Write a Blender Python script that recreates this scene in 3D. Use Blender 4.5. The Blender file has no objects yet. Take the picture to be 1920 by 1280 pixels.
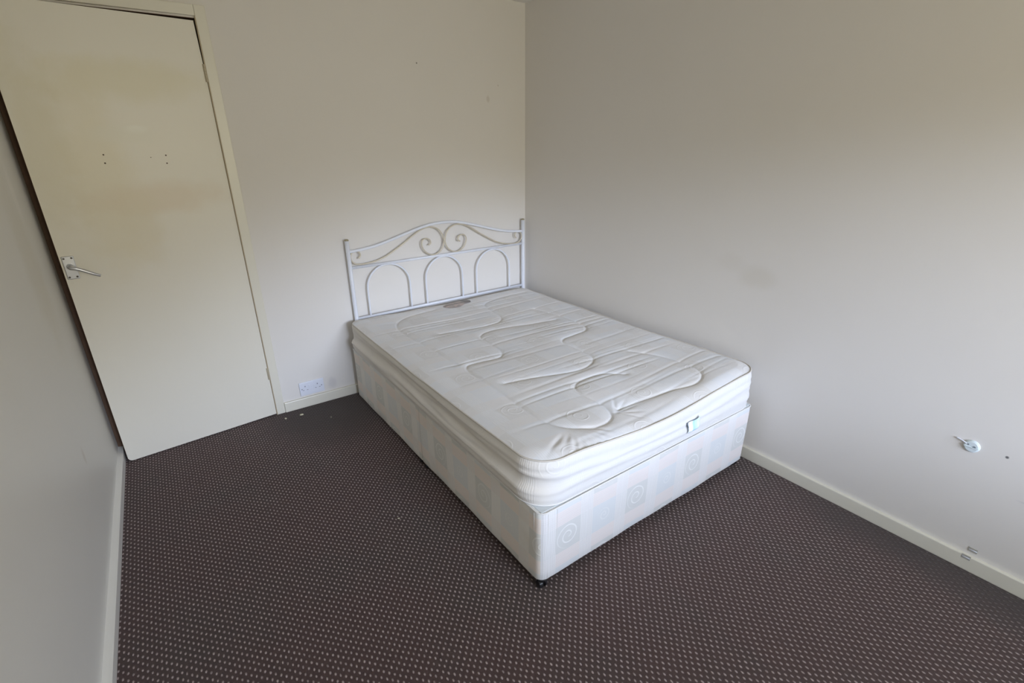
import bpy, bmesh, math, random
import numpy as np
from mathutils import Matrix, Vector
random.seed(4); rng = np.random.RandomState(7)
SC = bpy.context.scene
COL = SC.collection

# ------------------------------------------------------------------ camera
FPX = 928.4444; YAW, PITCH, ROLL = 0.6087, -0.3741, -0.0102
def cam_axes():
    f = Vector((math.sin(YAW)*math.cos(PITCH), math.cos(YAW)*math.cos(PITCH), math.sin(PITCH)))
    r = f.cross(Vector((0, 0, 1))).normalized(); u = r.cross(f)
    return (r*math.cos(ROLL)+u*math.sin(ROLL), -r*math.sin(ROLL)+u*math.cos(ROLL), f)
_r, _u, _f = cam_axes()
cd = bpy.data.cameras.new('camera'); cam = bpy.data.objects.new('camera', cd); COL.objects.link(cam)
cd.sensor_width = 36; cd.lens = FPX/1920*36; cd.clip_start = 0.02
m = Matrix.Identity(4)
for i in range(3):
    m[i][0] = _r[i]; m[i][1] = _u[i]; m[i][2] = -_f[i]
m[0][3], m[1][3], m[2][3] = -2.2317, -3.0162, 1.5099
cam.matrix_world = m
SC.camera = cam

# ------------------------------------------------------------------ node helper
class N:
    """tiny expression wrapper round Math nodes"""
    def __init__(s, nt, sock): s.nt = nt; s.k = sock
    def _m(s, op, *a, clamp=False):
        n = s.nt.nodes.new('ShaderNodeMath'); n.operation = op; n.use_clamp = clamp
        for i, v in enumerate((s,)+a):
            if isinstance(v, N): s.nt.links.new(v.k, n.inputs[i])
            else: n.inputs[i].default_value = v
        return N(s.nt, n.outputs[0])
    def __add__(s, o): return s._m('ADD', o)
    __radd__ = __add__
    def __sub__(s, o): return s._m('SUBTRACT', o)
    def __rsub__(s, o): return s._m('MULTIPLY', -1.0)._m('ADD', o)
    def __mul__(s, o): return s._m('MULTIPLY', o)
    __rmul__ = __mul__
    def __truediv__(s, o): return s._m('DIVIDE', o)
    def abs(s): return s._m('ABSOLUTE')
    def floor(s): return s._m('FLOOR')
    def frac(s): return s._m('FRACT')
    def sqrt(s): return s._m('SQRT')
    def mod(s, o): return s._m('FLOORED_MODULO', o)
    def atan2(s, o): return s._m('ARCTAN2', o)
    def max(s, o): return s._m('MAXIMUM', o)
    def min(s, o): return s._m('MINIMUM', o)
    def sat(s): return s._m('ADD', 0.0, clamp=True)
    def step(s, lo, hi):
        """smooth 0..1 between lo and hi (lo may exceed hi)"""
        n = s.nt.nodes.new('ShaderNodeMapRange'); n.interpolation_type = 'SMOOTHSTEP'
        s.nt.links.new(s.k, n.inputs['Value'])
        if lo < hi:
            n.inputs['From Min'].default_value = lo; n.inputs['From Max'].default_value = hi
        else:
            n.inputs['From Min'].default_value = hi; n.inputs['From Max'].default_value = lo
            n.inputs['To Min'].default_value = 1; n.inputs['To Max'].default_value = 0
        return N(s.nt, n.outputs['Result'])

def new_mat(name, rough=0.6, spec=0.3):
    mt = bpy.data.materials.new(name); mt.use_nodes = True
    nt = mt.node_tree; b = nt.nodes['Principled BSDF']
    b.inputs['Roughness'].default_value = rough
    b.inputs['Specular IOR Level'].default_value = spec
    return mt, nt, b
def coords(nt, kind='Object'):
    t = nt.nodes.new('ShaderNodeTexCoord'); s = nt.nodes.new('ShaderNodeSeparateXYZ')
    nt.links.new(t.outputs[kind], s.inputs[0])
    return t.outputs[kind], N(nt, s.outputs[0]), N(nt, s.outputs[1]), N(nt, s.outputs[2])
def noise(nt, vec, scale, detail=3, rough=0.5, dist=0.0):
    n = nt.nodes.new('ShaderNodeTexNoise'); n.inputs['Scale'].default_value = scale
    n.inputs['Detail'].default_value = detail; n.inputs['Roughness'].default_value = rough
    n.inputs['Distortion'].default_value = dist
    nt.links.new(vec, n.inputs['Vector']); return N(nt, n.outputs[0])
def mix(nt, fac, a, b, mode='MIX'):
    n = nt.nodes.new('ShaderNodeMix'); n.data_type = 'RGBA'; n.blend_type = mode
    def put(v, s):
        if isinstance(v, tuple): s.default_value = (*v, 1)
        elif isinstance(v, N): nt.links.new(v.k, s)
        else: nt.links.new(v, s)
    if isinstance(fac, N): nt.links.new(fac.k, n.inputs[0])
    else: n.inputs[0].default_value = fac
    put(a, n.inputs[6]); put(b, n.inputs[7]); return n.outputs[2]
def bump(nt, b, h, dist, strength=1.0):
    n = nt.nodes.new('ShaderNodeBump'); n.inputs['Distance'].default_value = dist
    n.inputs['Strength'].default_value = strength
    nt.links.new(h.k, n.inputs['Height']); nt.links.new(n.outputs[0], b.inputs['Normal'])

# ------------------------------------------------------------------ world (daylight outside the window) and exposure
W = bpy.data.worlds.new('daylight'); SC.world = W; W.use_nodes = True
nt = W.node_tree; bg = nt.nodes['Background']
_, dx, dy, dz = coords(nt, 'Generated')
hor = (dx*dx+dy*dy).sqrt().max(0.05)
elev = dz/hor
# roofs and trees opposite: their top line is lowest straight ahead and climbs to both sides
side_ = dx/(dy.abs().max(0.15))
sky_line = 0.115 + 0.30*side_.max(0.0).min(1.2) - 0.05*side_.min(0.0).max(-1.2)
up = (elev-sky_line).step(-0.03, 0.07)
high = elev.step(0.16, 0.52)                         # bright haze over the roofs, much dimmer higher up
skyc = mix(nt, high, (0.84, 0.95, 1.20), (0.140, 0.163, 0.20))
colr = mix(nt, up, (0.150, 0.138, 0.100), skyc)
nt.links.new(colr, bg.inputs['Color'])
bg.inputs['Strength'].default_value = 41.0
SC.view_settings.view_transform = 'Standard'; SC.view_settings.look = 'None'
SC.view_settings.gamma = 1; SC.view_settings.use_curve_mapping = False
SC.view_settings.exposure = 0.16

# window opening in the wall behind the camera, and its portal
WX0, WX1, WZ0, WZ1, FY = -1.90, -0.25, 0.92, 2.12, -5.10
pl = bpy.data.lights.new('window_portal', 'AREA'); pl.shape = 'RECTANGLE'
pl.size = WX1-WX0; pl.size_y = WZ1-WZ0; pl.cycles.is_portal = True
po = bpy.data.objects.new('window_portal', pl); COL.objects.link(po)
po.location = ((WX0+WX1)/2, FY-0.10, (WZ0+WZ1)/2); po.rotation_euler = (math.radians(90), 0, 0)

SC.cycles.max_bounces = 10; SC.cycles.diffuse_bounces = 8; SC.cycles.sample_clamp_indirect = 6
SC.cycles.use_denoising = True

# ------------------------------------------------------------------ mesh helpers
def link(name, me, mat=None, parent=None, smooth=False, loc=None):
    if isinstance(me, bmesh.types.BMesh):
        bm = me; bmesh.ops.recalc_face_normals(bm, faces=bm.faces[:])
        me = bpy.data.meshes.new(name); bm.to_mesh(me); bm.free()
    o = bpy.data.objects.new(name, me); COL.objects.link(o)
    if mat:
        for q in (mat if isinstance(mat, list) else [mat]): me.materials.append(q)
    if smooth:
        for p in me.polygons: p.use_smooth = True
    if parent: o.parent = parent
    if loc: o.location = loc
    return o
def empty(name, loc=(0, 0, 0), rz=0.0):
    o = bpy.data.objects.new(name, None); COL.objects.link(o); o.location = loc; o.rotation_euler[2] = rz
    o.empty_display_size = 0.05; return o
def tag(o, label=None, cat=None, group=None, kind=None):
    if label: o['label'] = label
    if cat: o['category'] = cat
    if group: o['group'] = group
    if kind: o['kind'] = kind
    return o
def box(bm, x0, x1, y0, y1, z0, z1, bev=0.0, seg=2):
    vs = [bm.verts.new((x, y, z)) for x in (x0, x1) for y in (y0, y1) for z in (z0, z1)]
    F = [(0, 1, 3, 2), (4, 6, 7, 5), (0, 4, 5, 1), (2, 3, 7, 6), (0, 2, 6, 4), (1, 5, 7, 3)]
    fs = [bm.faces.new([vs[i] for i in f]) for f in F]
    if bev:
        es = list({e for f in fs for e in f.edges})
        bmesh.ops.bevel(bm, geom=es, offset=bev, segments=seg, profile=0.5, affect='EDGES')
    return fs
def boxobj(name, dims, mat, parent=None, bev=0.0, seg=2):
    bm = bmesh.new(); box(bm, *dims, bev=bev, seg=seg); return link(name, bm, mat, parent, smooth=False)
def cyl(bm, c, axis, r0, r1, h, n=24, bev=0):
    """cylinder from point c along axis"""
    axis = Vector(axis).normalized()
    q = Vector((0, 0, 1)).rotation_difference(axis).to_matrix().to_4x4()
    M = Matrix.Translation(Vector(c)+axis*h/2) @ q
    bmesh.ops.create_cone(bm, cap_ends=True, segments=n, radius1=r0, radius2=r1, depth=h, matrix=M)
def catmull(P, closed=False, n=8):
    P = [np.array(p, float) for p in P]; out = []
    L = len(P); rngk = range(L if closed else L-1)
    for i in rngk:
        if closed: p0, p1, p2, p3 = P[(i-1) % L], P[i], P[(i+1) % L], P[(i+2) % L]
        else: p0, p1, p2, p3 = P[max(i-1, 0)], P[i], P[i+1], P[min(i+2, L-1)]
        for k in range(n):
            t = k/n
            out.append(0.5*((2*p1)+(-p0+p2)*t+(2*p0-5*p1+4*p2-p3)*t*t+(-p0+3*p1-3*p2+p3)*t**3))
    if not closed: out.append(P[-1])
    return out
def tube(bm, pts, r, n=10, closed=False, caps=True):
    pts = [Vector(p) for p in pts]; L = len(pts)
    def tan(i):
        if closed: return (pts[(i+1) % L]-pts[(i-1) % L]).normalized()
        return (pts[min(i+1, L-1)]-pts[max(i-1, 0)]).normalized()
    t = tan(0); a = Vector((0, 0, 1)) if abs(t.z) < 0.9 else Vector((0, 1, 0))
    nrm = (a-t*a.dot(t)).normalized(); rings = []
    for i in range(L):
        t = tan(i); nrm = (nrm-t*nrm.dot(t)).normalized(); b = t.cross(nrm)
        rr = r[i] if isinstance(r, (list, tuple)) else r
        rings.append([bm.verts.new(pts[i]+(nrm*math.cos(2*math.pi*k/n)+b*math.sin(2*math.pi*k/n))*rr) for k in range(n)])
    for i in range(L if closed else L-1):
        A, B = rings[i], rings[(i+1) % L]
        for k in range(n): bm.faces.new((A[k], A[(k+1) % n], B[(k+1) % n], B[k]))
    if caps and not closed: bm.faces.new(rings[0]); bm.faces.new(rings[-1])

# ------------------------------------------------------------------ materials
def paint(name, c, rough=0.55, mott=0.06, bumpd=0.0006, spots=None, spec=0.3):
    mt, nt, b = new_mat(name, rough, spec)
    vec, x, y, z = coords(nt)
    n = noise(nt, vec, 2.2, 3, 0.55)
    col = mix(nt, (n-0.5)*mott*8, c, (c[0]*0.93, c[1]*0.915, c[2]*0.87))
    n2 = noise(nt, vec, 60, 2)
    for (axis_u, u0, v0, ru, rv, sc, amt) in (spots or []):
        uu = x if axis_u == 'x' else y
        d = (((uu-u0)/ru)*((uu-u0)/ru)+((z-v0)/rv)*((z-v0)/rv)).sqrt()
        d = d+(noise(nt, vec, 9, 3)-0.5)*0.9
        f = d.step(1.25, 0.35)*amt
        col = mix(nt, f, col, sc)
    nt.links.new(col, b.inputs['Base Color'])
    bump(nt, b, n2*0.4+noise(nt, vec, 7, 2), bumpd)
    return mt
WALLC = (0.75, 0.724, 0.688)
M_wall_b = paint('emulsion_back', WALLC, 0.6, spots=[('x', -0.791, 1.973, .006, .006, (.12, .1, .08), .9),
      ('x', -0.30, 1.80, .012, .02, (.5, .45, .38), .4), ('x', -1.54, .115, .03, .05, (.5, .48, .5), .35), ('x', -.22, 1.885, .005, .005, (.4, .35, .3), .5)])
M_wall_r = paint('emulsion_right', WALLC, 0.55, spots=[('y', -1.82, .93, .10, .06, (.62, .58, .50), .35),
      ('y', -1.68, .98, .08, .05, (.62, .57, .5), .15), ('y', -2.81, .492, .005, .005, (.12, .12, .12), .95), ('y', -2.9, .35, .03, .004, (.6, .6, .6), .5)])
M_wall_l = paint('emulsion_left', (0.71, 0.70, 0.66), 0.42, spots=[('y', -.32, 1.36, .04, .12, (.78, .76, .72), .6), ('y', -0.75, .42, .02, .04, (.5, .44, .36), .4),
      ('y', -.45, 1.1, .14, .35, (.60, .56, .46), .35)])
M_ceil = paint('ceiling_paint', (0.80, 0.79, 0.76), 0.7)
M_gloss = paint('cream_gloss', (0.76, 0.735, 0.64), 0.32, spec=0.45)
M_gloss_w = paint('white_gloss', (0.80, 0.79, 0.75), 0.32, spec=0.45)
M_door = paint('door_cream', (0.785, 0.755, 0.665), 0.36, 0.05, spec=0.42, spots=[
      ('x', -0.33, 1.80, .36, .10, (.72, .67, .49), .6), ('x', -.50, 1.40, .14, .45, (.74, .68, .51), .6), ('x', -.30, 1.30, .30, .08, (.72, .62, .48), .6),
      ('x', -.33, 1.60, .05, .02, (.86, .86, .80), .7), ('x', -.37, 1.58, .14, .05, (.76, .74, .64), .6), ('x', -.40, 1.18, .09, .2, (.73, .67, .52), .5),
      ('x', -.66, 1.55, .10, .4, (.66, .61, .44), .5)])

def wood(name, c1, c2):
    mt, nt, b = new_mat(name, 0.6)
    vec, x, y, z = coords(nt)
    n = noise(nt, vec, 14, 3, .6, .6)
    nt.links.new(mix(nt, n, c1, c2), b.inputs['Base Color']); return mt
M_jamb = wood('bare_brown_wood', (0.10, 0.055, 0.032), (0.16, 0.095, 0.06))
M_edge = wood('hardboard_edge', (0.15, 0.07, 0.04), (0.22, 0.11, 0.07))
M_jambp = paint('tan_lining', (0.42, 0.34, 0.22), 0.5)

# carpet
M_carpet, nt, b = new_mat('brown_dotted_carpet', 0.95, 0.08)
vec, x, y, z = coords(nt)
wv = noise(nt, vec, 26, 2, .5); wx = (wv-0.5)*0.006; wv2 = noise(nt, vec, 21, 2, .5); wy = (wv2-0.5)*0.006
px_, py_ = 0.0250, 0.0268
def dotf(ox, oy):
    a = ((x+wx+ox)/px_+0.5).frac()-0.5; c = ((y+wy+oy)/py_+0.5).frac()-0.5
    d = ((a*(px_/0.0034))*(a*(px_/0.0034))+(c*(py_/0.0058))*(c*(py_/0.0058))).sqrt()
    return d.step(1.25, 0.45)
dots = dotf(0, 0).max(dotf(px_/2, py_/2))
fine = noise(nt, vec, 420, 2, .7)
dirt = noise(nt, vec, 1.7, 4, .6); wear = noise(nt, vec, 34, 2)
gr = ((x+1.62)*(x+1.62)+(y+0.16)*(y+0.16)).sqrt()+(dirt-0.5)*0.5
grey = gr.step(0.50, 0.12)                       # greyed, flattened pile in front of the socket
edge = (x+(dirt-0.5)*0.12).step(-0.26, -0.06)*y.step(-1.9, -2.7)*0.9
fine2 = noise(nt, vec, 150, 3, .8)
base = mix(nt, fine*0.5+fine2*0.9-0.2, (0.050, 0.029, 0.027), (0.115, 0.074, 0.069))
base = mix(nt, dirt.step(.45, .7)*0.5, base, (0.067, 0.060, 0.055))
dc = mix(nt, wear, (0.36, 0.285, 0.275), (0.54, 0.445, 0.43))
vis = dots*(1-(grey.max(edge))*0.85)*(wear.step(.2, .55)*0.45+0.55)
colr = mix(nt, vis, base, dc)
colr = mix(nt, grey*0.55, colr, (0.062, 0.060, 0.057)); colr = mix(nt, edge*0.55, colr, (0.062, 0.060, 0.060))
nt.links.new(colr, b.inputs['Base Color'])
bump(nt, b, dots*0.8+fine*0.6, 0.004)
b.inputs['Sheen Weight'].default_value = 0.15; b.inputs['Sheen Roughness'].default_value = 0.5

def damask(name, uaxis, vaxis, u0, v0, ground, sq_spiral, sq_plain, line, strength=1.0, pitch=0.185, band=(0.72, 0.655, 0.645), half=0.061, stain=None, rough=0.75, yellow=None, sqk=0.62):
    """woven ticking: squares in a plaid, every second one with a spiral"""
    mt, nt, b = new_mat(name, rough, 0.25)
    vec, x, y, z = coords(nt)
    at = nt.nodes.new('ShaderNodeAttribute'); at.attribute_name = 'border_run'
    ax = {'x': x, 'y': y, 'z': z, 'run': N(nt, at.outputs['Fac'])}; w = (noise(nt, vec, 9, 2)-0.5)*0.010
    u = ax[uaxis]-u0+w; v = ax[vaxis]-v0+w
    ci = (u/pitch+0.5).floor(); cj = (v/pitch+0.5).floor()
    du = u-ci*pitch; dv = v-cj*pitch
    par = (ci+cj).mod(2.0).step(0.4, 0.6)             # 0 spiral, 1 plain
    sq = du.abs().step(half+0.003, half-0.003)*dv.abs().step(half+0.003, half-0.003)
    bu = du.abs().step(half-0.003, half+0.003); bv = dv.abs().step(half-0.003, half+0.003)
    r = (du*du+dv*dv).sqrt(); th = dv.atan2(du)
    sp = ((r*(1/0.026)-th*(1/(2*math.pi))).frac()-0.5).abs().step(0.17, 0.05)*r.step(0.060, 0.048)*r.step(0.004, 0.010)
    sp2 = ((r*(1/0.017)-th*(1/(2*math.pi))).frac()-0.5).abs().step(0.24, 0.10)*r.step(0.033, 0.028)
    thin = ((du.abs()*(1/0.0085)).frac()-0.5).abs().step(0.30, 0.12)*du.abs().step(half-0.001, half+0.002)
    thinv = ((dv.abs()*(1/0.0085)).frac()-0.5).abs().step(0.30, 0.12)*dv.abs().step(half-0.001, half+0.002)
    K = strength
    c = mix(nt, bv*0.55*K, ground, band)
    c = mix(nt, bu*0.30*K, c, sq_plain)
    sc = mix(nt, par, sq_spiral, sq_plain)
    c = mix(nt, sq*(K*sqk), c, sc)
    c = mix(nt, thin*0.5*K, c, line); c = mix(nt, thinv*0.28*K, c, line)
    c = mix(nt, sp*(1-par)*sq*0.75*K, c, line); c = mix(nt, sp2*par*sq*0.35*K, c, line)
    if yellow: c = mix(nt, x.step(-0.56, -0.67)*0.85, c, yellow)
    fn = noise(nt, vec, 500, 2, .6)
    c = mix(nt, (fn-0.5)*0.25, c, (0.6, 0.58, 0.55))
    dirt = noise(nt, vec, 3.2, 4, .6)
    if stain: c = mix(nt, dirt.step(.5, .78)*0.4, c, stain)
    nt.links.new(c, b.inputs['Base Color'])
    bump(nt, b, fn*0.35+(sp*(1-par)*sq)*0.5+thin*0.2, 0.0012)
    b.inputs['Sheen Weight'].default_value = 0.1
    return mt
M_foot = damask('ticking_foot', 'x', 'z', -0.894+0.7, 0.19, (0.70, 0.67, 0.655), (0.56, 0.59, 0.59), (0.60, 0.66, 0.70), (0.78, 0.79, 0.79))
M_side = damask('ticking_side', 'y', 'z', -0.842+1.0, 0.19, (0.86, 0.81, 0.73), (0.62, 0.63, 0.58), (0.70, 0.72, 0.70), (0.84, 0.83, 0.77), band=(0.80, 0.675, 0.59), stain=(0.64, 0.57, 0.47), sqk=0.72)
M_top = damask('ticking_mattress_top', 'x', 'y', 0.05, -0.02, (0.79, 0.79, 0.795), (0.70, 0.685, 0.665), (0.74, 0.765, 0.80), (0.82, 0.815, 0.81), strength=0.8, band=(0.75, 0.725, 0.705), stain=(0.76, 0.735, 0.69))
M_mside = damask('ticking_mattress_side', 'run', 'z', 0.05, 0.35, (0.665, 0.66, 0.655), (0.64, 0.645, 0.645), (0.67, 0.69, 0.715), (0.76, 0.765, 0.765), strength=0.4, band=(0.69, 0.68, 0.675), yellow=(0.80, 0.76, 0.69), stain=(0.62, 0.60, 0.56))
def plain(name, c, rough=0.5, metal=0.0, spec=0.4, var=0.1):
    mt, nt, b = new_mat(name, rough, spec); b.inputs['Metallic'].default_value = metal
    vec, x, y, z = coords(nt)
    n = noise(nt, vec, 30, 2)
    nt.links.new(mix(nt, n*var*4, c, tuple(k*(1-var) for k in c)), b.inputs['Base Color']); return mt
M_pip = plain('piping_tape', (0.72, 0.71, 0.69), 0.6)
M_pip_d = plain('piping_worn', (0.60, 0.56, 0.50), 0.7)
M_non = plain('platform_cloth', (0.62, 0.66, 0.68), 0.85)
M_blk = plain('black_plastic', (0.012, 0.012, 0.014), 0.35)
M_white_metal = plain('white_powder_coat', (0.78, 0.81, 0.88), 0.35, spec=0.5, var=0.03)
M_gold = plain('cream_brass_rod', (0.66, 0.60, 0.48), 0.35, 0.25, 0.5, 0.15)
M_goldcap = plain('brass_cap', (0.42, 0.38, 0.27), 0.35, 0.5)
M_alu = plain('satin_aluminium', (0.62, 0.63, 0.66), 0.32, 0.85)
M_alud = plain('screw_recess', (0.10, 0.09, 0.08), 0.6)
M_soc = plain('socket_plastic', (0.76, 0.79, 0.88), 0.3, var=0.02)
M_hole = plain('dark_hole', (0.10, 0.075, 0.05), 0.9)
M_sochole = plain('pin_slot', (0.30, 0.30, 0.36), 0.7)
M_blue = plain('pale_blue_plastic', (0.68, 0.76, 0.79), 0.3)
M_tape = plain('grey_tape', (0.42, 0.41, 0.37), 0.6)
M_crumb = plain('crumb', (0.72, 0.68, 0.52), 0.9)

# ------------------------------------------------------------------ room shell
XL = -2.660; CZ = 2.368; DH0, DH1, DHZ = XL, -1.890, 2.076
bm = bmesh.new(); box(bm, XL-0.12, 0.12, FY-0.12, 1.25, -0.10, 0.0); tag(link('floor', bm, M_carpet), kind='structure')
bm = bmesh.new(); box(bm, XL-0.12, 0.12, FY-0.12, 1.25, CZ, CZ+0.1); tag(link('ceiling', bm, M_ceil), kind='structure')
bm = bmesh.new(); box(bm, 0, 0.12, FY-0.12, 0.12, 0, CZ); tag(link('wall_right', bm, M_wall_r), kind='structure')
bm = bmesh.new(); box(bm, XL-0.12, XL, FY-0.12, 0.12, 0, CZ); tag(link('wall_left', bm, M_wall_l), kind='structure')
bm = bmesh.new(); box(bm, DH1, 0, 0, 0.12, 0, CZ); box(bm, DH0, DH1, 0, 0.12, DHZ, CZ); tag(link('wall_back', bm, M_wall_b), kind='structure')
bm = bmesh.new()
box(bm, XL, WX0, FY-0.12, FY, 0, CZ); box(bm, WX1, 0, FY-0.12, FY, 0, CZ)
box(bm, WX0, WX1, FY-0.12, FY, 0, WZ0); box(bm, WX0, WX1, FY-0.12, FY, WZ1, CZ)
tag(link('wall_front', bm, M_wall_l), kind='structure')
bm = bmesh.new()   # landing beyond the door
box(bm, XL-0.12, XL, 0.12, 1.25, 0, CZ); box(bm, -1.5, -1.4, 0.12, 1.25, 0, CZ); box(bm, XL, -1.5, 1.15, 1.25, 0, CZ)
tag(link('wall_landing', bm, M_wall_l), kind='structure')
# window frame (behind the camera)
bm = bmesh.new(); t = 0.04
box(bm, WX0, WX0+t, FY-0.09, FY-0.04, WZ0, WZ1); box(bm, WX1-t, WX1, FY-0.09, FY-0.04, WZ0, WZ1)
box(bm, WX0+t, WX1-t, FY-0.09, FY-0.04, WZ0, WZ0+t); box(bm, WX0+t, WX1-t, FY-0.09, FY-0.04, WZ1-t, WZ1)
tag(link('window_1', bm, M_gloss_w), kind='structure')

# skirting boards
def skirting(name, dims, mat, axis):
    bm = bmesh.new(); fs = box(bm, *dims, bev=0.004, seg=2)
    return tag(link(name, bm, mat), kind='structure')
skirting('baseboard_back', (-1.842, -0.016, -0.015, 0.002, -0.001, 0.0635), M_gloss, 'x')
skirting('baseboard_right', (-0.015, 0.002, FY, 0.0, -0.001, 0.0635), M_gloss, 'y')
bm = bmesh.new()   # the left one is packed out from the wall
for i in range(1):
    vs = [bm.verts.new(p) for p in [(XL-0.002, -0.004, 0), (-2.6415, -0.004, 0), (-2.638, -0.004, .061), (XL-0.002, -0.004, .066),
                                    (XL-0.002, FY, 0), (-2.639, FY, 0), (-2.628, FY, .061), (XL-0.002, FY, .066)]]
    for f in [(0, 1, 2, 3), (4, 7, 6, 5), (0, 4, 5, 1), (1, 5, 6, 2), (2, 6, 7, 3), (3, 7, 4, 0)]: bm.faces.new([vs[k] for k in f])
tag(link('baseboard_left', bm, M_gloss_w), kind='structure')

# door frame: trim_1 architrave (hinge side and head), trim_2 lining with its bare brown latch side
bm = bmesh.new()
box(bm, -1.889, -1.843, -0.012, 0.002, 0, 2.128, bev=0.003)
box(bm, XL, -1.8892, -0.012, 0.002, 2.083, 2.128, bev=0.003)
tag(link('trim_1', bm, M_gloss), kind='structure')
bm = bmesh.new(); box(bm, -1.8925, -1.8885, -0.011, 0.10, 0, DHZ+0.004)
tag(link('trim_2', bm, M_jambp), kind='structure')
bm = bmesh.new(); box(bm, XL+0.0005, XL+0.048, -0.003, 0.10, 0.0, DHZ+0.006, bev=0.002)
box(bm, XL+0.048, -1.893, 0.002, 0.10, DHZ-0.002, DHZ+0.008); box(bm, XL+0.048, -1.893, 0.045, 0.085, DHZ-0.02, DHZ-0.002)
box(bm, -1.905, -1.893, 0.045, 0.085, 0, DHZ-0.02)
tag(link('trim_3', bm, M_jamb), kind='structure')

# ------------------------------------------------------------------ door, ajar by six degrees
door = tag(empty('door_1', (-1.897, -0.006, 0), math.radians(6.2)), kind='structure')
# local frame: x runs from hinge (0) to latch (-DW), -y faces the room
DW, DT = 0.735, 0.036
def door_slab(bm, y0, y1, inset=0.0):
    R = 0.022; pts = [(0.0035, 0.007), (0.0030, 1.80), (-0.003, 2.064), (-DW+inset, 2.064)]
    for k in range(7):
        a = math.pi+ (math.pi/2)*k/6
        pts.append((-DW+inset+R+R*math.cos(a), 0.005+R+R*math.sin(a)))
    A = [bm.verts.new((p[0], y0, p[1])) for p in pts]; B = [bm.verts.new((p[0], y1, p[1])) for p in pts]
    bm.faces.new(A); bm.faces.new(B[::-1]); n = len(pts)
    for i in range(n): bm.faces.new((A[i], A[(i+1) % n], B[(i+1) % n], B[i]))
bm = bmesh.new(); door_slab(bm, 0.0, 0.0045, 0.001); link('door_skin', bm, M_door, door)
bm = bmesh.new(); door_slab(bm, 0.0047, DT); link('door_core', bm, M_edge, door)
# lever handle on a short plate
hp = boxobj('handle_plate', (-0.727, -0.684, -0.006, 0.0, 0.973, 1.076), M_alu, door, bev=0.003, seg=3)
for (sx, sz) in ((-.719, 1.067), (-.692, 1.067), (-.719, .983), (-.692, .983)):
    bm = bmesh.new(); cyl(bm, (sx, -0.0055, sz), (0, -1, 0), .0042, .0042, .0012, 14); link('screw', bm, M_alud, hp)
bm = bmesh.new(); cyl(bm, (-.705, -.006, 1.030), (0, -1, 0), .0135, .011, .012, 28)
cyl(bm, (-.705, -.016, 1.030), (0, -1, 0), .008, .008, .032, 20)
P = [(-.705, -.042, 1.030), (-.700, -.048, 1.029), (-.685, -.050, 1.024), (-.66, -.050, 1.010), (-.635, -.049, .994), (-.612, -.045, .981)]
pp = catmull(P, n=5); tube(bm, pp, [.0095-.0035*i/(len(pp)-1) for i in range(len(pp))], 14)
link('lever_handle', bm, M_alu, hp, smooth=True)
for (u, zz, r) in ((.4715, 1.495, .0034), (.474, 1.460, .0036), (.299, 1.481, .002), (.238, 1.489, .0034), (.241, 1.454, .0034)):
    bm = bmesh.new(); cyl(bm, (-u, 0.0002, zz), (0, -1, 0), r, r, .0006, 12); link('screw_hole', bm, M_hole, door)
M_hinge = paint('painted_hinge', (0.50, 0.44, 0.33), 0.45)
for z0, z1 in ((1.812, 1.888), (0.238, 0.312)):
    bm = bmesh.new()
    for k in range(5):
        h = (z1-z0)/5; cyl(bm, (0.0025, -0.0035, z0+h*k+.0006), (0, 0, 1), .0042, .0042, h-.0012, 14)
    box(bm, -.004, .001, -.001, .02, z0, z1); link('hinge', bm, M_hinge, door)

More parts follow.
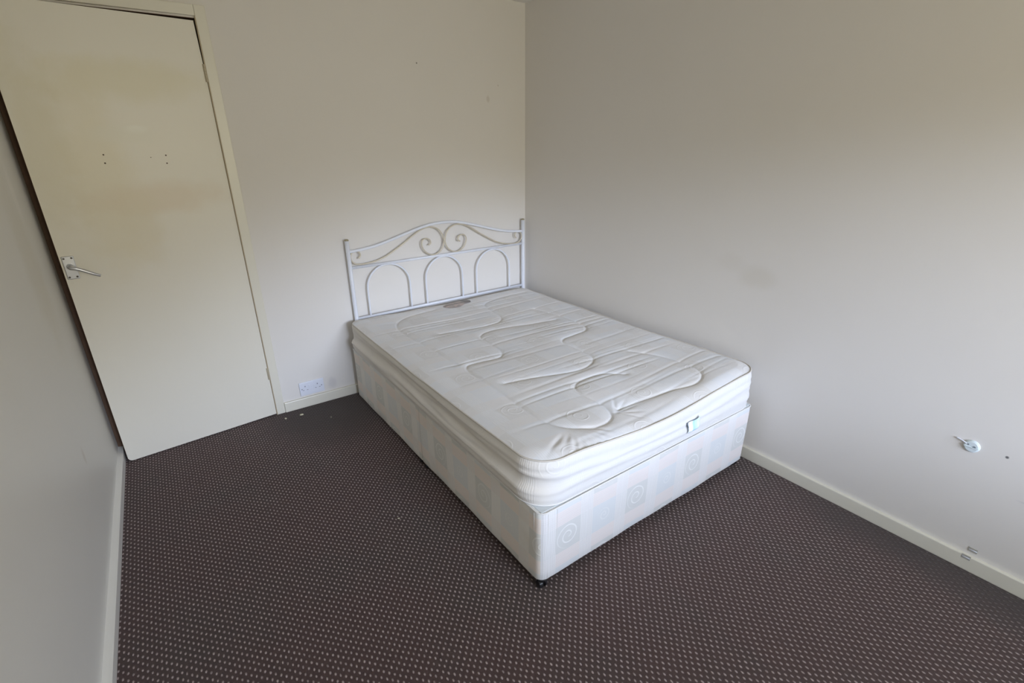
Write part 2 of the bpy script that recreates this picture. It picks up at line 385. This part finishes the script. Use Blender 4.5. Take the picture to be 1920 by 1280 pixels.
# ------------------------------------------------------------------ divan base
BR = 0.0094; BC = (-0.7, -1.0, 0.0)
bed = tag(empty('divan_base', BC, BR), 'double divan bed base in faded patterned cream ticking on small black castors', 'bed base')
X0, X1, Z0, Z1 = -0.6934, 0.6170, 0.036, 0.3404       # local
def rounded_box(bm, x0, x1, y0, y1, z0, z1, R, corners, zb=0.006, ny=60, nz=8, seed=0, bow=0.0):
    """upholstered block: outline with rounded vertical corners, soft top and bottom edges"""
    out = []
    def arc(cx, cy, a0, r):
        if r <= 0: out.append((cx, cy)); return
        for k in range(7):
            a = a0+math.pi/2*k/6; out.append((cx+r*math.cos(a), cy+r*math.sin(a)))
    r = [R if c else 0.006 for c in corners]  # order: (-x,-y) (+x,-y) (+x,+y) (-x,+y)
    arc(x0+r[0], y0+r[0], math.pi, r[0]); arc(x1-r[1], y0+r[1], 1.5*math.pi, r[1])
    arc(x1-r[2], y1-r[2], 0, r[2]); arc(x0+r[3], y1-r[3], math.pi/2, r[3])
    dense = []
    L = len(out)
    for i in range(L):
        p, q = out[i], out[(i+1) % L]; d = math.hypot(q[0]-p[0], q[1]-p[1]); n = max(1, int(d/0.03))
        for k in range(n): dense.append((p[0]+(q[0]-p[0])*k/n, p[1]+(q[1]-p[1])*k/n))
    cx, cy = (x0+x1)/2, (y0+y1)/2
    prof = [(-zb, z0), (-zb*.3, z0+zb*.3), (0, z0+zb)]+[(0, z0+zb+(z1-z0-2*zb)*k/nz) for k in range(1, nz)]+[(0, z1-zb), (-zb*.3, z1-zb*.3), (-zb, z1)]
    rings = []
    for off, z in prof:
        ring = []
        for i, (px, py) in enumerate(dense):
            zq = z-(z1-z)/(z1-z0)*0.024*min(1.0, max(0.0, (py+.95)/1.9))
            sx = 1 if px > cx else -1; sy = 1 if py > cy else -1
            nx = (px-cx)/(x1-x0)*2; ny_ = (py-cy)/(y1-y0)*2
            ox = off*min(1, max(-1, nx*1.0)); oy = off*min(1, max(-1, ny_))
            wob = 0.0012*math.sin(9*px+7*py+11*z+seed)+0.0009*math.sin(23*(px+py)+seed)
            ring.append(bm.verts.new((px+ox+wob*nx, py+oy+wob*ny_, zq)))
        rings.append(ring)
    n = len(dense)
    side_faces = []
    for a, b_ in zip(rings, rings[1:]):
        for i in range(n): side_faces.append(bm.faces.new((a[i], a[(i+1) % n], b_[(i+1) % n], b_[i])))
    bm.faces.new(rings[0]); top = bm.faces.new(rings[-1])
    return dense, side_faces, top
def base_section(y0, y1, z1, corners, seed, label=None):
    bm = bmesh.new(); dense, sf, top = rounded_box(bm, X0, X1, y0, y1, Z0, z1, 0.030, corners, seed=seed)
    for f in sf:
        c = f.calc_center_median(); nrm = f.normal; f.normal_update(); nrm = f.normal
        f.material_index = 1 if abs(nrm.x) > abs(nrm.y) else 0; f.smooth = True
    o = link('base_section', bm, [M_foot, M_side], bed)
    if label: o['label'] = label
    bm = bmesh.new(); tp = [(x, y, z1-0.001) for x, y in dense[::1]]
    tube(bm, tp, 0.0028, 8, closed=True); link('piping', bm, M_pip, o, smooth=True)
    boxc = boxobj('platform_cloth', (X0+.010, X1-.010, y0+.010, y1-.010, z1-.001, z1+.0015), M_non, o)
    return o
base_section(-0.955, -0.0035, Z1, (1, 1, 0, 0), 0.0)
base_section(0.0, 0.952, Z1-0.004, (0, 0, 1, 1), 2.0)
# vertical seams either side of the front corner panel
for (sx, sy) in ((X0+.034, -.9556), (X0-.0004, -.918), (X0+.075, -.9556)):
    bm = bmesh.new(); tube(bm, [(sx, sy, Z0+.008+(Z1-Z0-.016)*k/8) for k in range(9)], .0011, 6); link('seam_cord', bm, M_pip, bed, smooth=True)
def castor(x, y):
    bm = bmesh.new()
    k = 1-0.62*(y+.95)/1.9
    cyl(bm, (x, y, 0.027*k), (0, 0, 1), .012, .017, .014, 20)
    box(bm, x-.009, x+.009, y-.010, y+.010, .016*k, .030*k, bev=.002)
    c = link('castor', bm, M_blk, bed, smooth=False)
    for s in (-1, 1):
        bm = bmesh.new(); cyl(bm, (x+s*.006, y, .0180*k), (s, 0, 0), .0180*k, .0145*k, .011, 24); link('wheel', bm, M_blk, c)
for x, y in ((X0+.020, -.940), (X1-.040, -.925), (X0+.018, -.03), (X0+.018, .03), (X1-.03, -.03), (X1-.03, .03), (X0+.04, .9), (X1-.04, .9)): castor(x, y)

# ------------------------------------------------------------------ mattress
mat_e = tag(empty('mattress', (-0.727, -1.006, 0.343), BR*0.6), 'thin off-white quilted mattress with serpentine stitching, sagging on the divan', 'mattress')
HX, HY = 0.668, 0.940
NU, NV = 250, 350
def corner_map(X, Y):
    X = X.copy(); Y = Y.copy()
    R = np.where(Y < 0, 0.115, 0.07)
    ax, ay = np.abs(X), np.abs(Y)
    a = (ax-(HX-R))/R; b_ = (ay-(HY-R))/R; mk = (a > 0) & (b_ > 0)
    mm = np.maximum(a, b_); th = np.where(a >= b_, (b_/np.maximum(a, 1e-9))*math.pi/4, math.pi/2-(a/np.maximum(b_, 1e-9))*math.pi/4)
    X = np.where(mk, np.sign(X)*((HX-R)+R*mm*np.cos(th)), X); Y = np.where(mk, np.sign(Y)*((HY-R)+R*mm*np.sin(th)), Y)
    return X, Y
def vnoise(X, Y, sx, sy, seed):
    r = np.random.RandomState(seed); G = r.rand(64, 64)
    u, v = X*sx+17.3, Y*sy+9.1; i, j = np.floor(u).astype(int), np.floor(v).astype(int); fu, fv = u-i, v-j
    fu = fu*fu*(3-2*fu); fv = fv*fv*(3-2*fv); g = lambda a, b_: G[a % 64, b_ % 64]
    return (g(i, j)*(1-fu)+g(i+1, j)*fu)*(1-fv)+(g(i, j+1)*(1-fu)+g(i+1, j+1)*fu)*fv-0.5
u = np.linspace(-HX, HX, NU); v = np.linspace(-HY, HY, NV)
GX, GY = np.meshgrid(u, v, indexing='ij'); MX, MY = corner_map(GX, GY)
seams = [
 [(-.86, -.160), (-.98, -.172), (-1.10, -.205), (-1.186, -.300), (-1.215, -.443), (-1.204, -.679), (-1.19, -.93), (-1.18, -1.04)],
 [(-.15, -.20), (-.30, -.20), (-.43, -.215), (-.541, -.270), (-.572, -.40), (-.590, -.53), (-.645, -.610), (-.76, -.632), (-.90, -.615), (-1.05, -.60)],
 [(-.35, -.79), (-.50, -.765), (-.652, -.733), (-.80, -.728), (-.885, -.775), (-.902, -.90), (-.910, -1.02), (-.965, -1.085), (-1.10, -1.078), (-1.158, -1.09), (-1.185, -1.169), (-1.183, -1.321), (-1.186, -1.531), (-1.185, -1.70), (-1.150, -1.80), (-1.06, -1.855), (-.985, -1.858), (-.918, -1.82), (-.893, -1.74), (-.905, -1.63), (-.875, -1.555), (-.79, -1.528), (-.68, -1.535), (-.600, -1.60)],
 [(-.33, -.55), (-.285, -.75), (-.282, -.95), (-.335, -1.045), (-.45, -1.075), (-.545, -1.09), (-.580, -1.145), (-.572, -1.25), (-.585, -1.36), (-.65, -1.42), (-.77, -1.440), (-.98, -1.385), (-1.12, -1.36)],
 [(-.38, -1.42), (-.31, -1.55), (-.292, -1.70), (-.33, -1.815), (-.43, -1.858), (-.56, -1.825), (-.725, -1.803), (-.86, -1.80)],
]
ca, sa = math.cos(-BR*.6), math.sin(-BR*.6)
dist = np.full(MX.shape, 9.0)
for s in seams:
    pts = np.array(catmull(s, n=14)); pts = pts-np.array([-0.727, -1.006])
    pts = np.stack([pts[:, 0]*ca-pts[:, 1]*sa, pts[:, 0]*sa+pts[:, 1]*ca], 1)
    for q in range(len(pts)-1):
        p0, p1 = pts[q], pts[q+1]; dd = p1-p0; L2 = max(1e-12, dd @ dd)
        t = np.clip(((MX-p0[0])*dd[0]+(MY-p0[1])*dd[1])/L2, 0, 1)
        dist = np.minimum(dist, np.hypot(MX-p0[0]-t*dd[0], MY-p0[1]-t*dd[1]))
fy = (HY-MY)/(2*HY)                                  # 0 at head, 1 at foot
def rimz(X, f):
    f = np.clip(f, 0, 1)
    return 0.170+0.016*f-0.010*np.sin(math.pi*f)-0.042*np.exp(-((X+0.02)/0.34)**2)*f**7-0.010*np.exp(-((X+0.05)/0.4)**2)*(1-f)**6
H = rimz(MX, fy)
ex = np.minimum(HX-np.abs(GX), HY-np.abs(GY))
edge = np.clip(ex/0.06, 0, 1); H = H+0.012*np.sin(edge*math.pi/2)
H = H-0.0030*np.exp(-(dist/0.005)**2)-0.0060*np.exp(-(dist/0.026)**1.2)
H = H+0.010*vnoise(MX, MY, 3.2, 3.6, 3)*edge
# crosswise quilting ripples, each with its own length and depth
rip = np.zeros_like(H)
for k in range(42):
    y0 = -HY+0.06+2*(HY-0.06)*k/41+random.uniform(-.012, .012); xa = random.uniform(-HX, .2); xb = xa+random.uniform(.35, 1.1)
    yy = y0+0.018*np.sin(MX*random.uniform(2.5, 4)+random.uniform(0, 6))
    env = 1/(1+np.exp(-(MX-xa)/.05))*1/(1+np.exp((MX-xb)/.05))
    rip += -random.uniform(.0008, .0028)*np.exp(-((MY-yy)/random.uniform(.005, .011))**2)*env
H = H+rip*np.clip(ex/0.03, 0, 1)
# puckers by the near left corner and along the foot
for k in range(9):
    ang = math.radians(-160+14*k); cx0, cy0 = -0.40, -0.80; L = random.uniform(.10, .20)
    d0 = (MX-cx0)*math.cos(ang)+(MY-cy0)*math.sin(ang); d1 = -(MX-cx0)*math.sin(ang)+(MY-cy0)*math.cos(ang)
    H += -random.uniform(.002, .0042)*np.exp(-((d1-.12*d0)/random.uniform(.006, .012))**2)*np.exp(-((d0-L*.62-random.uniform(0, .05))/(L*.42))**2)
for k in range(5):
    ang = math.radians(-50+25*k); cx0, cy0 = -0.165, -0.81; L = .12
    d0 = (MX-cx0)*math.cos(ang)+(MY-cy0)*math.sin(ang); d1 = -(MX-cx0)*math.sin(ang)+(MY-cy0)*math.cos(ang)
    H += -.0028*np.exp(-(d1/.007)**2)*np.exp(-((d0-L*.5)/(L*.45))**2)
rim = ex < 1e-6
H = np.where(rim, rimz(MX, fy)+0.006*vnoise(MX, MY, 7, 7, 11), H)
verts = np.stack([MX, MY, H], -1).reshape(-1, 3).tolist()
faces = [(i*NV+j, (i+1)*NV+j, (i+1)*NV+j+1, i*NV+j+1) for i in range(NU-1) for j in range(NV-1)]
fm = [0]*len(faces)
# boundary loop, anticlockwise seen from above
loop = [i*NV for i in range(NU)]+[(NU-1)*NV+j for j in range(1, NV)]+[i*NV+NV-1 for i in range(NU-2, -1, -1)]+[j for j in range(NV-2, 0, -1)]
loop = loop[NU+NV-2:]+loop[:NU+NV-2]               # start at the hidden head corner by the wall
top_loop = [verts[i] for i in loop]
LN = len(loop); NR = 22
P2 = np.array([p[:2] for p in top_loop]); tn = np.roll(P2, -1, 0)-np.roll(P2, 1, 0); tn /= np.linalg.norm(tn, axis=1)[:, None]
nrm = np.stack([tn[:, 1], -tn[:, 0]], 1)
arc = np.concatenate([[0], np.cumsum(np.linalg.norm(np.diff(P2, axis=0), axis=1))])
TZ = np.array([p[2] for p in top_loop])
prev = loop; bot_loop = None
leftness = np.clip(-nrm[:, 0], 0, 1)
for k in range(1, NR+1):
    t = k/NR                                         # 0 top edge .. 1 bottom edge
    bulge = 0.009*math.sin(math.pi*t)**0.6
    ph = vnoise(arc, np.full_like(arc, t), 2.2, 5.0, 21)*2.5
    wr = (0.0026+0.0022*leftness)*np.sin(t*math.pi*7+ph*2.2+0.7*np.sin(arc*4.1))*math.sin(math.pi*t)
    fold = -0.013*leftness*np.exp(-((t-0.42-0.08*np.sin(arc*2.3))/0.12)**2)+0.008*leftness*np.exp(-((t-0.75)/0.12)**2)
    tuck = 0.004*t
    off = bulge+wr+fold+tuck+0.006*vnoise(arc, np.full_like(arc, t), 6, 8, 5)*math.sin(math.pi*t)
    zz = TZ*(1-t)
    base_i = len(verts)
    for i in range(LN): verts.append((P2[i, 0]+nrm[i, 0]*off[i], P2[i, 1]+nrm[i, 1]*off[i], zz[i]))
    cur = list(range(base_i, base_i+LN))
    for i in range(LN):
        j = (i+1) % LN; faces.append((prev[i], cur[i], cur[j], prev[j]))
        fm.append(1)
    prev = cur
faces.append(tuple(prev[::-1])); fm.append(1)
me = bpy.data.meshes.new('mattress_cover'); me.from_pydata(verts, [], faces); me.update()
ra = me.attributes.new('border_run', 'FLOAT', 'POINT'); rv = np.zeros(len(verts), dtype=np.float32)
rv[np.array(loop)] = arc
for k in range(NR): rv[NU*NV+k*LN:NU*NV+(k+1)*LN] = arc
ra.data.foreach_set('value', rv)
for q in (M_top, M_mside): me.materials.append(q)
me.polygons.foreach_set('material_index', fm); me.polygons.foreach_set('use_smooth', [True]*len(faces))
bo = bpy.data.objects.new('mattress_cover', me); COL.objects.link(bo); bo.parent = mat_e
def loop_tube(pts, r, name, mat, step=3):
    bm = bmesh.new(); tube(bm, pts[::step], r, 8, closed=True); return link(name, bm, mat, mat_e, smooth=True)
loop_tube([(p[0]+nrm[i][0]*.001, p[1]+nrm[i][1]*.001, p[2]+.0005) for i, p in enumerate(top_loop)], .0033, 'piping', M_pip_d)
loop_tube([(verts[q][0], verts[q][1], verts[q][2]+.003) for q in prev], .0035, 'piping', M_pip)

# sewn maker's label at the head end (worn, its lettering no longer legible)
def strip_mat(name, bands, axis='x'):
    """fabric label woven in bands: list of (position, colour)"""
    mt, nt, b = new_mat(name, 0.6, 0.3)
    vec, x, y, z = coords(nt); c = bands[0][1]; a = {'x': x, 'y': y, 'z': z}[axis]+(noise(nt, vec, 60, 2)-.5)*.006
    for pos, cc in bands[1:]: c = mix(nt, a.step(pos-.0015, pos+.0015), c, cc)
    nt.links.new(c, b.inputs['Base Color']); return mt
mt, nt, b = new_mat('woven_label', 0.6, 0.2)
vec, x, y, z = coords(nt)
wavy = (y-0.010*noise(nt, vec, 12, 1)-0.002+(x*x)*1.2)
ln = (wavy.abs()).step(.010, .004)
nn = noise(nt, vec, 28, 3, .6, .5)
c = mix(nt, nn.step(.40, .6), (0.44, 0.40, 0.38), (0.60, 0.50, 0.46))
c = mix(nt, x.step(.035, .06), c, (0.30, 0.29, 0.29)); c = mix(nt, ln*.8, c, (0.19, 0.165, 0.14))
c = mix(nt, y.abs().step(.050, .064)*.55, c, (0.30, 0.27, 0.26))
nt.links.new(c, b.inputs['Base Color'])
LBL = mt
def height_at(lx, ly):
    i = int(np.clip((lx+HX)/(2*HX)*(NU-1), 1, NU-2)); j = int(np.clip((ly+HY)/(2*HY)*(NV-1), 1, NV-2)); return float(H[i, j])
bm = bmesh.new(); g = []
LCX, LCY = (-0.683+.727), (-0.150+1.006)
NS, NT2 = 26, 12
for i in range(NS+1):
    row = []
    for j in range(NT2+1):
        s = -1+2*i/NS; t = -1+2*j/NT2
        hh = 0.068*math.sqrt(max(0, 1-abs(s)**3.5))*(1-0.25*math.sin(2.4*s+.5)**2)
        lx, ly = s*.108, t*max(hh, .002)+0.016*math.sin(2.2*s)
        row.append(bm.verts.new((lx, ly, height_at(LCX+lx, LCY+ly)+.0022)))
    g.append(row)
for i in range(NS):
    for j in range(NT2): bm.faces.new((g[i][j], g[i+1][j], g[i+1][j+1], g[i][j+1]))
lab = link('sewn_label', bm, LBL, mat_e, smooth=True, loc=(LCX, LCY, 0)); lab['label'] = 'brown and grey worn woven label near the headboard'
sm = lab.modifiers.new('thickness', 'SOLIDIFY'); sm.thickness = .0012; sm.offset = 0

# blue and white care label on the foot end
M_care = strip_mat('care_label_cloth', [(-.06, (0.10, 0.13, 0.17)), (-.037, (0.82, 0.90, 0.95)), (-.012, (0.42, 0.66, 0.86)), (.004, (0.55, 0.74, 0.92)), (.020, (0.70, 0.84, 0.95))])
CX_ = -0.572+.727
bm = bmesh.new(); g = []
for i in range(15):
    row = []
    s = i/14; lx = -.042+.084*s
    for j in range(9):
        t = j/8; zz = .036+.048*t+.018*s+.004*math.sin(s*5+t)
        # follow the wall of the mattress a few mm in front
        row.append(bm.verts.new((lx+.006*(1-t)+.003*math.sin(t*5), -.004-.006*math.sin(s*3.1)-.004*math.sin(t*4+s*3), zz)))
    g.append(row)
for i in range(14):
    for j in range(8): bm.faces.new((g[i][j], g[i+1][j], g[i+1][j+1], g[i][j+1]))
co = link('care_label', bm, M_care, mat_e, smooth=True, loc=(CX_, -HY-.0125, 0)); co['label'] = 'blue and white care label with a dark edge'
sm = co.modifiers.new('thickness', 'SOLIDIFY'); sm.thickness = .0008

# ------------------------------------------------------------------ headboard
hb = tag(empty('headboard', (-0.694, -0.033, 0)), 'white tubular metal headboard with three arches and cream scrollwork', 'headboard')
def part(name, pts, r, mat, parent=hb, n=12, sub=0):
    bm = bmesh.new(); P = [(p[0]+.694, (p[2] if len(p) > 2 else 0.0), p[1]) for p in pts]
    if sub: P = catmull(P, n=sub)
    tube(bm, P, r, n); return link(name, bm, mat, parent, smooth=True)
for px, zt in ((-1.342, 1.005), (-0.0455, 1.018)):
    p = part('post', [(px, 0.0), (px, .3), (px, .7), (px, zt)], .0125, M_white_metal, n=20)
    bm = bmesh.new()
    bmesh.ops.create_uvsphere(bm, u_segments=20, v_segments=10, radius=.0135, matrix=Matrix.Translation((px+.694, 0, zt-.002)) @ Matrix.Diagonal((1, 1, .62, 1)))
    link('post_cap', bm, M_goldcap, p, smooth=True)
part('bottom_rail', [(-1.336, .512), (-.052, .527)], .0095, M_white_metal)
part('middle_rail', [(-1.336, .836), (-.052, .843)], .0085, M_white_metal)
half = [(-1.336, .934), (-1.26, .940), (-1.184, .950), (-1.11, .966), (-1.043, .984), (-.95, 1.010), (-.857, 1.034), (-.775, 1.049), (-.694, 1.053)]
full = half+[(-1.388-p[0], p[1]) for p in half[::-1][1:]]
part('top_rail', full, .0088, M_white_metal, sub=5)
for cx, w in ((-1.106, .1425), (-.709, .1395), (-.313, .1415)):
    P = [(cx-w, .520), (cx-w, .60), (cx-w, .675)]
    for k in range(1, 16):
        a = math.pi-math.pi*k/16; P.append((cx+w*math.cos(a), .690+.140*math.sin(a)))
    P += [(cx+w, .675), (cx+w, .60), (cx+w, .525)]
    part('arch', P, .0058, M_white_metal, n=10, sub=3)
sl = [(-1.283, .888), (-1.270, .905), (-1.277, .926), (-1.302, .936), (-1.325, .918), (-1.330, .889), (-1.315, .863), (-1.285, .852), (-1.231, .852), (-1.165, .862), (-1.10, .884), (-1.035, .918), (-.975, .952), (-.91, .993), (-.85, 1.023), (-.79, 1.032), (-.735, 1.010), (-.704, .965), (-.700, .915), (-.728, .868), (-.780, .849), (-.830, .868), (-.858, .910), (-.856, .945), (-.832, .960), (-.803, .950), (-.796, .928), (-.812, .916)]
part('scroll', sl, .0046, M_gold, n=8, sub=5)
part('scroll', [(-1.388-p[0], p[1]) for p in sl], .0046, M_gold, n=8, sub=5)
for cx in (-.7, -.688):
    pass
bm = bmesh.new(); bmesh.ops.create_uvsphere(bm, u_segments=14, v_segments=8, radius=.009, matrix=Matrix.Translation((0, 0, .935)) @ Matrix.Diagonal((.9, .8, 1.6, 1)))
link('collar', bm, M_gold, hb, smooth=True)

# ------------------------------------------------------------------ double socket
so = tag(empty('double_socket', (-1.667, 0, 0.121), 0), 'double white plastic wall socket low on the wall beside the door', 'socket')
pl_ = boxobj('face_plate', (-.0735, .0735, -.009, 0.0, -.0445, .0445), M_soc, so, bev=.003, seg=3)
for cx in (-.040, .034):
    for (hx, hz, w, h) in ((cx, .016, .0035, .008), (cx-.012, -.008, .0065, .0032), (cx+.012, -.008, .0065, .0032)):
        boxobj('pin_slot', (hx-w/2-.001, hx+w/2+.001, -.0096, -.0088, hz-h/2, hz+h/2), M_sochole, pl_)
for cx in (-.060, .058):
    bm = bmesh.new(); cyl(bm, (cx, -.0088, 0), (0, -1, 0), .0035, .0035, .001, 14); link('screw', bm, M_sochole, pl_)
for cx in (-.014, .014):
    boxobj('rocker_switch', (cx-.006, cx+.006, -.012, -.0088, .004, .022), M_soc, so, bev=.0015)

# ------------------------------------------------------------------ small fittings on the right wall
rs = tag(empty('wall_fitting', (0, -2.716, 0.488)), 'round pale plastic cable outlet with a stub of cord on the right wall', 'wall fitting')
bm = bmesh.new(); cyl(bm, (0, 0, 0), (-1, 0, 0), .0235, .0225, .005, 36); cyl(bm, (-.005, 0, 0), (-1, 0, 0), .0225, .018, .003, 36)
link('disc', bm, M_blue, rs)
bm = bmesh.new(); cyl(bm, (-.0078, -.008, .001), (-1, 0, 0), .0045, .0045, .001, 14); cyl(bm, (-.0078, .010, .006), (-1, 0, 0), .003, .003, .001, 14); link('screw', bm, plain('dull_screw', (.2, .24, .27), .5), rs)
boxobj('ridge', (-.0105, -.0075, -.021, .021, -.0035, -.0008), M_blue, rs, bev=.0008)
bm = bmesh.new(); tube(bm, catmull([(-.006, .012, .006), (-.007, .022, .010), (-.005, .034, .013), (-.003, .046, .014)], n=4), .0022, 8)
link('cord', bm, M_soc, rs, smooth=True)
def tape(name, y, z, x, label):
    e = bmesh.new(); box(e, x-.0022, x, y-.013, y+.013, z-.009, z+.009, bev=.0008)
    o = link(name, e, M_tape); tag(o, label, 'cable clip')
    bm = bmesh.new(); tube(bm, [(x-.0022, y-.012, z), (x-.0022, y+.012, z)], .0016, 8); link('clip_bar', bm, M_soc, o, smooth=True)
tape('cable_clip', -2.822, .087, 0.0, 'small grey clip on the white wall just above the skirting board')
tape('cable_clip', -2.813, .0555, -.0135, 'small grey clip on the top edge of the cream skirting board')

# ------------------------------------------------------------------ crumbs on the carpet
def crumb(x, y, s, label):
    bm = bmesh.new(); bmesh.ops.create_icosphere(bm, subdivisions=2, radius=s)
    for v_ in bm.verts:
        v_.co *= 1+random.uniform(-.28, .28); v_.co.z = v_.co.z*.5; v_.co.x *= 1.4
    mz = min(v_.co.z for v_ in bm.verts)
    for v_ in bm.verts: v_.co.z -= mz
    o = link('crumb', bm, M_crumb, loc=(x, y, 0.0)); o.rotation_euler[2] = random.uniform(0, 3); tag(o, label, 'crumb')
crumb(-1.860, -.094, .0055, 'pale crumb on the carpet right beside the foot of the door frame')
crumb(-1.770, -.104, .0075, 'largest yellowish crumb on the carpet in front of the socket')
crumb(-1.632, -.236, .0030, 'tiny pale crumb on the dark carpet between socket and bed')
crumb(-1.651, -1.303, .0035, 'tiny white speck on the open carpet left of the bed')
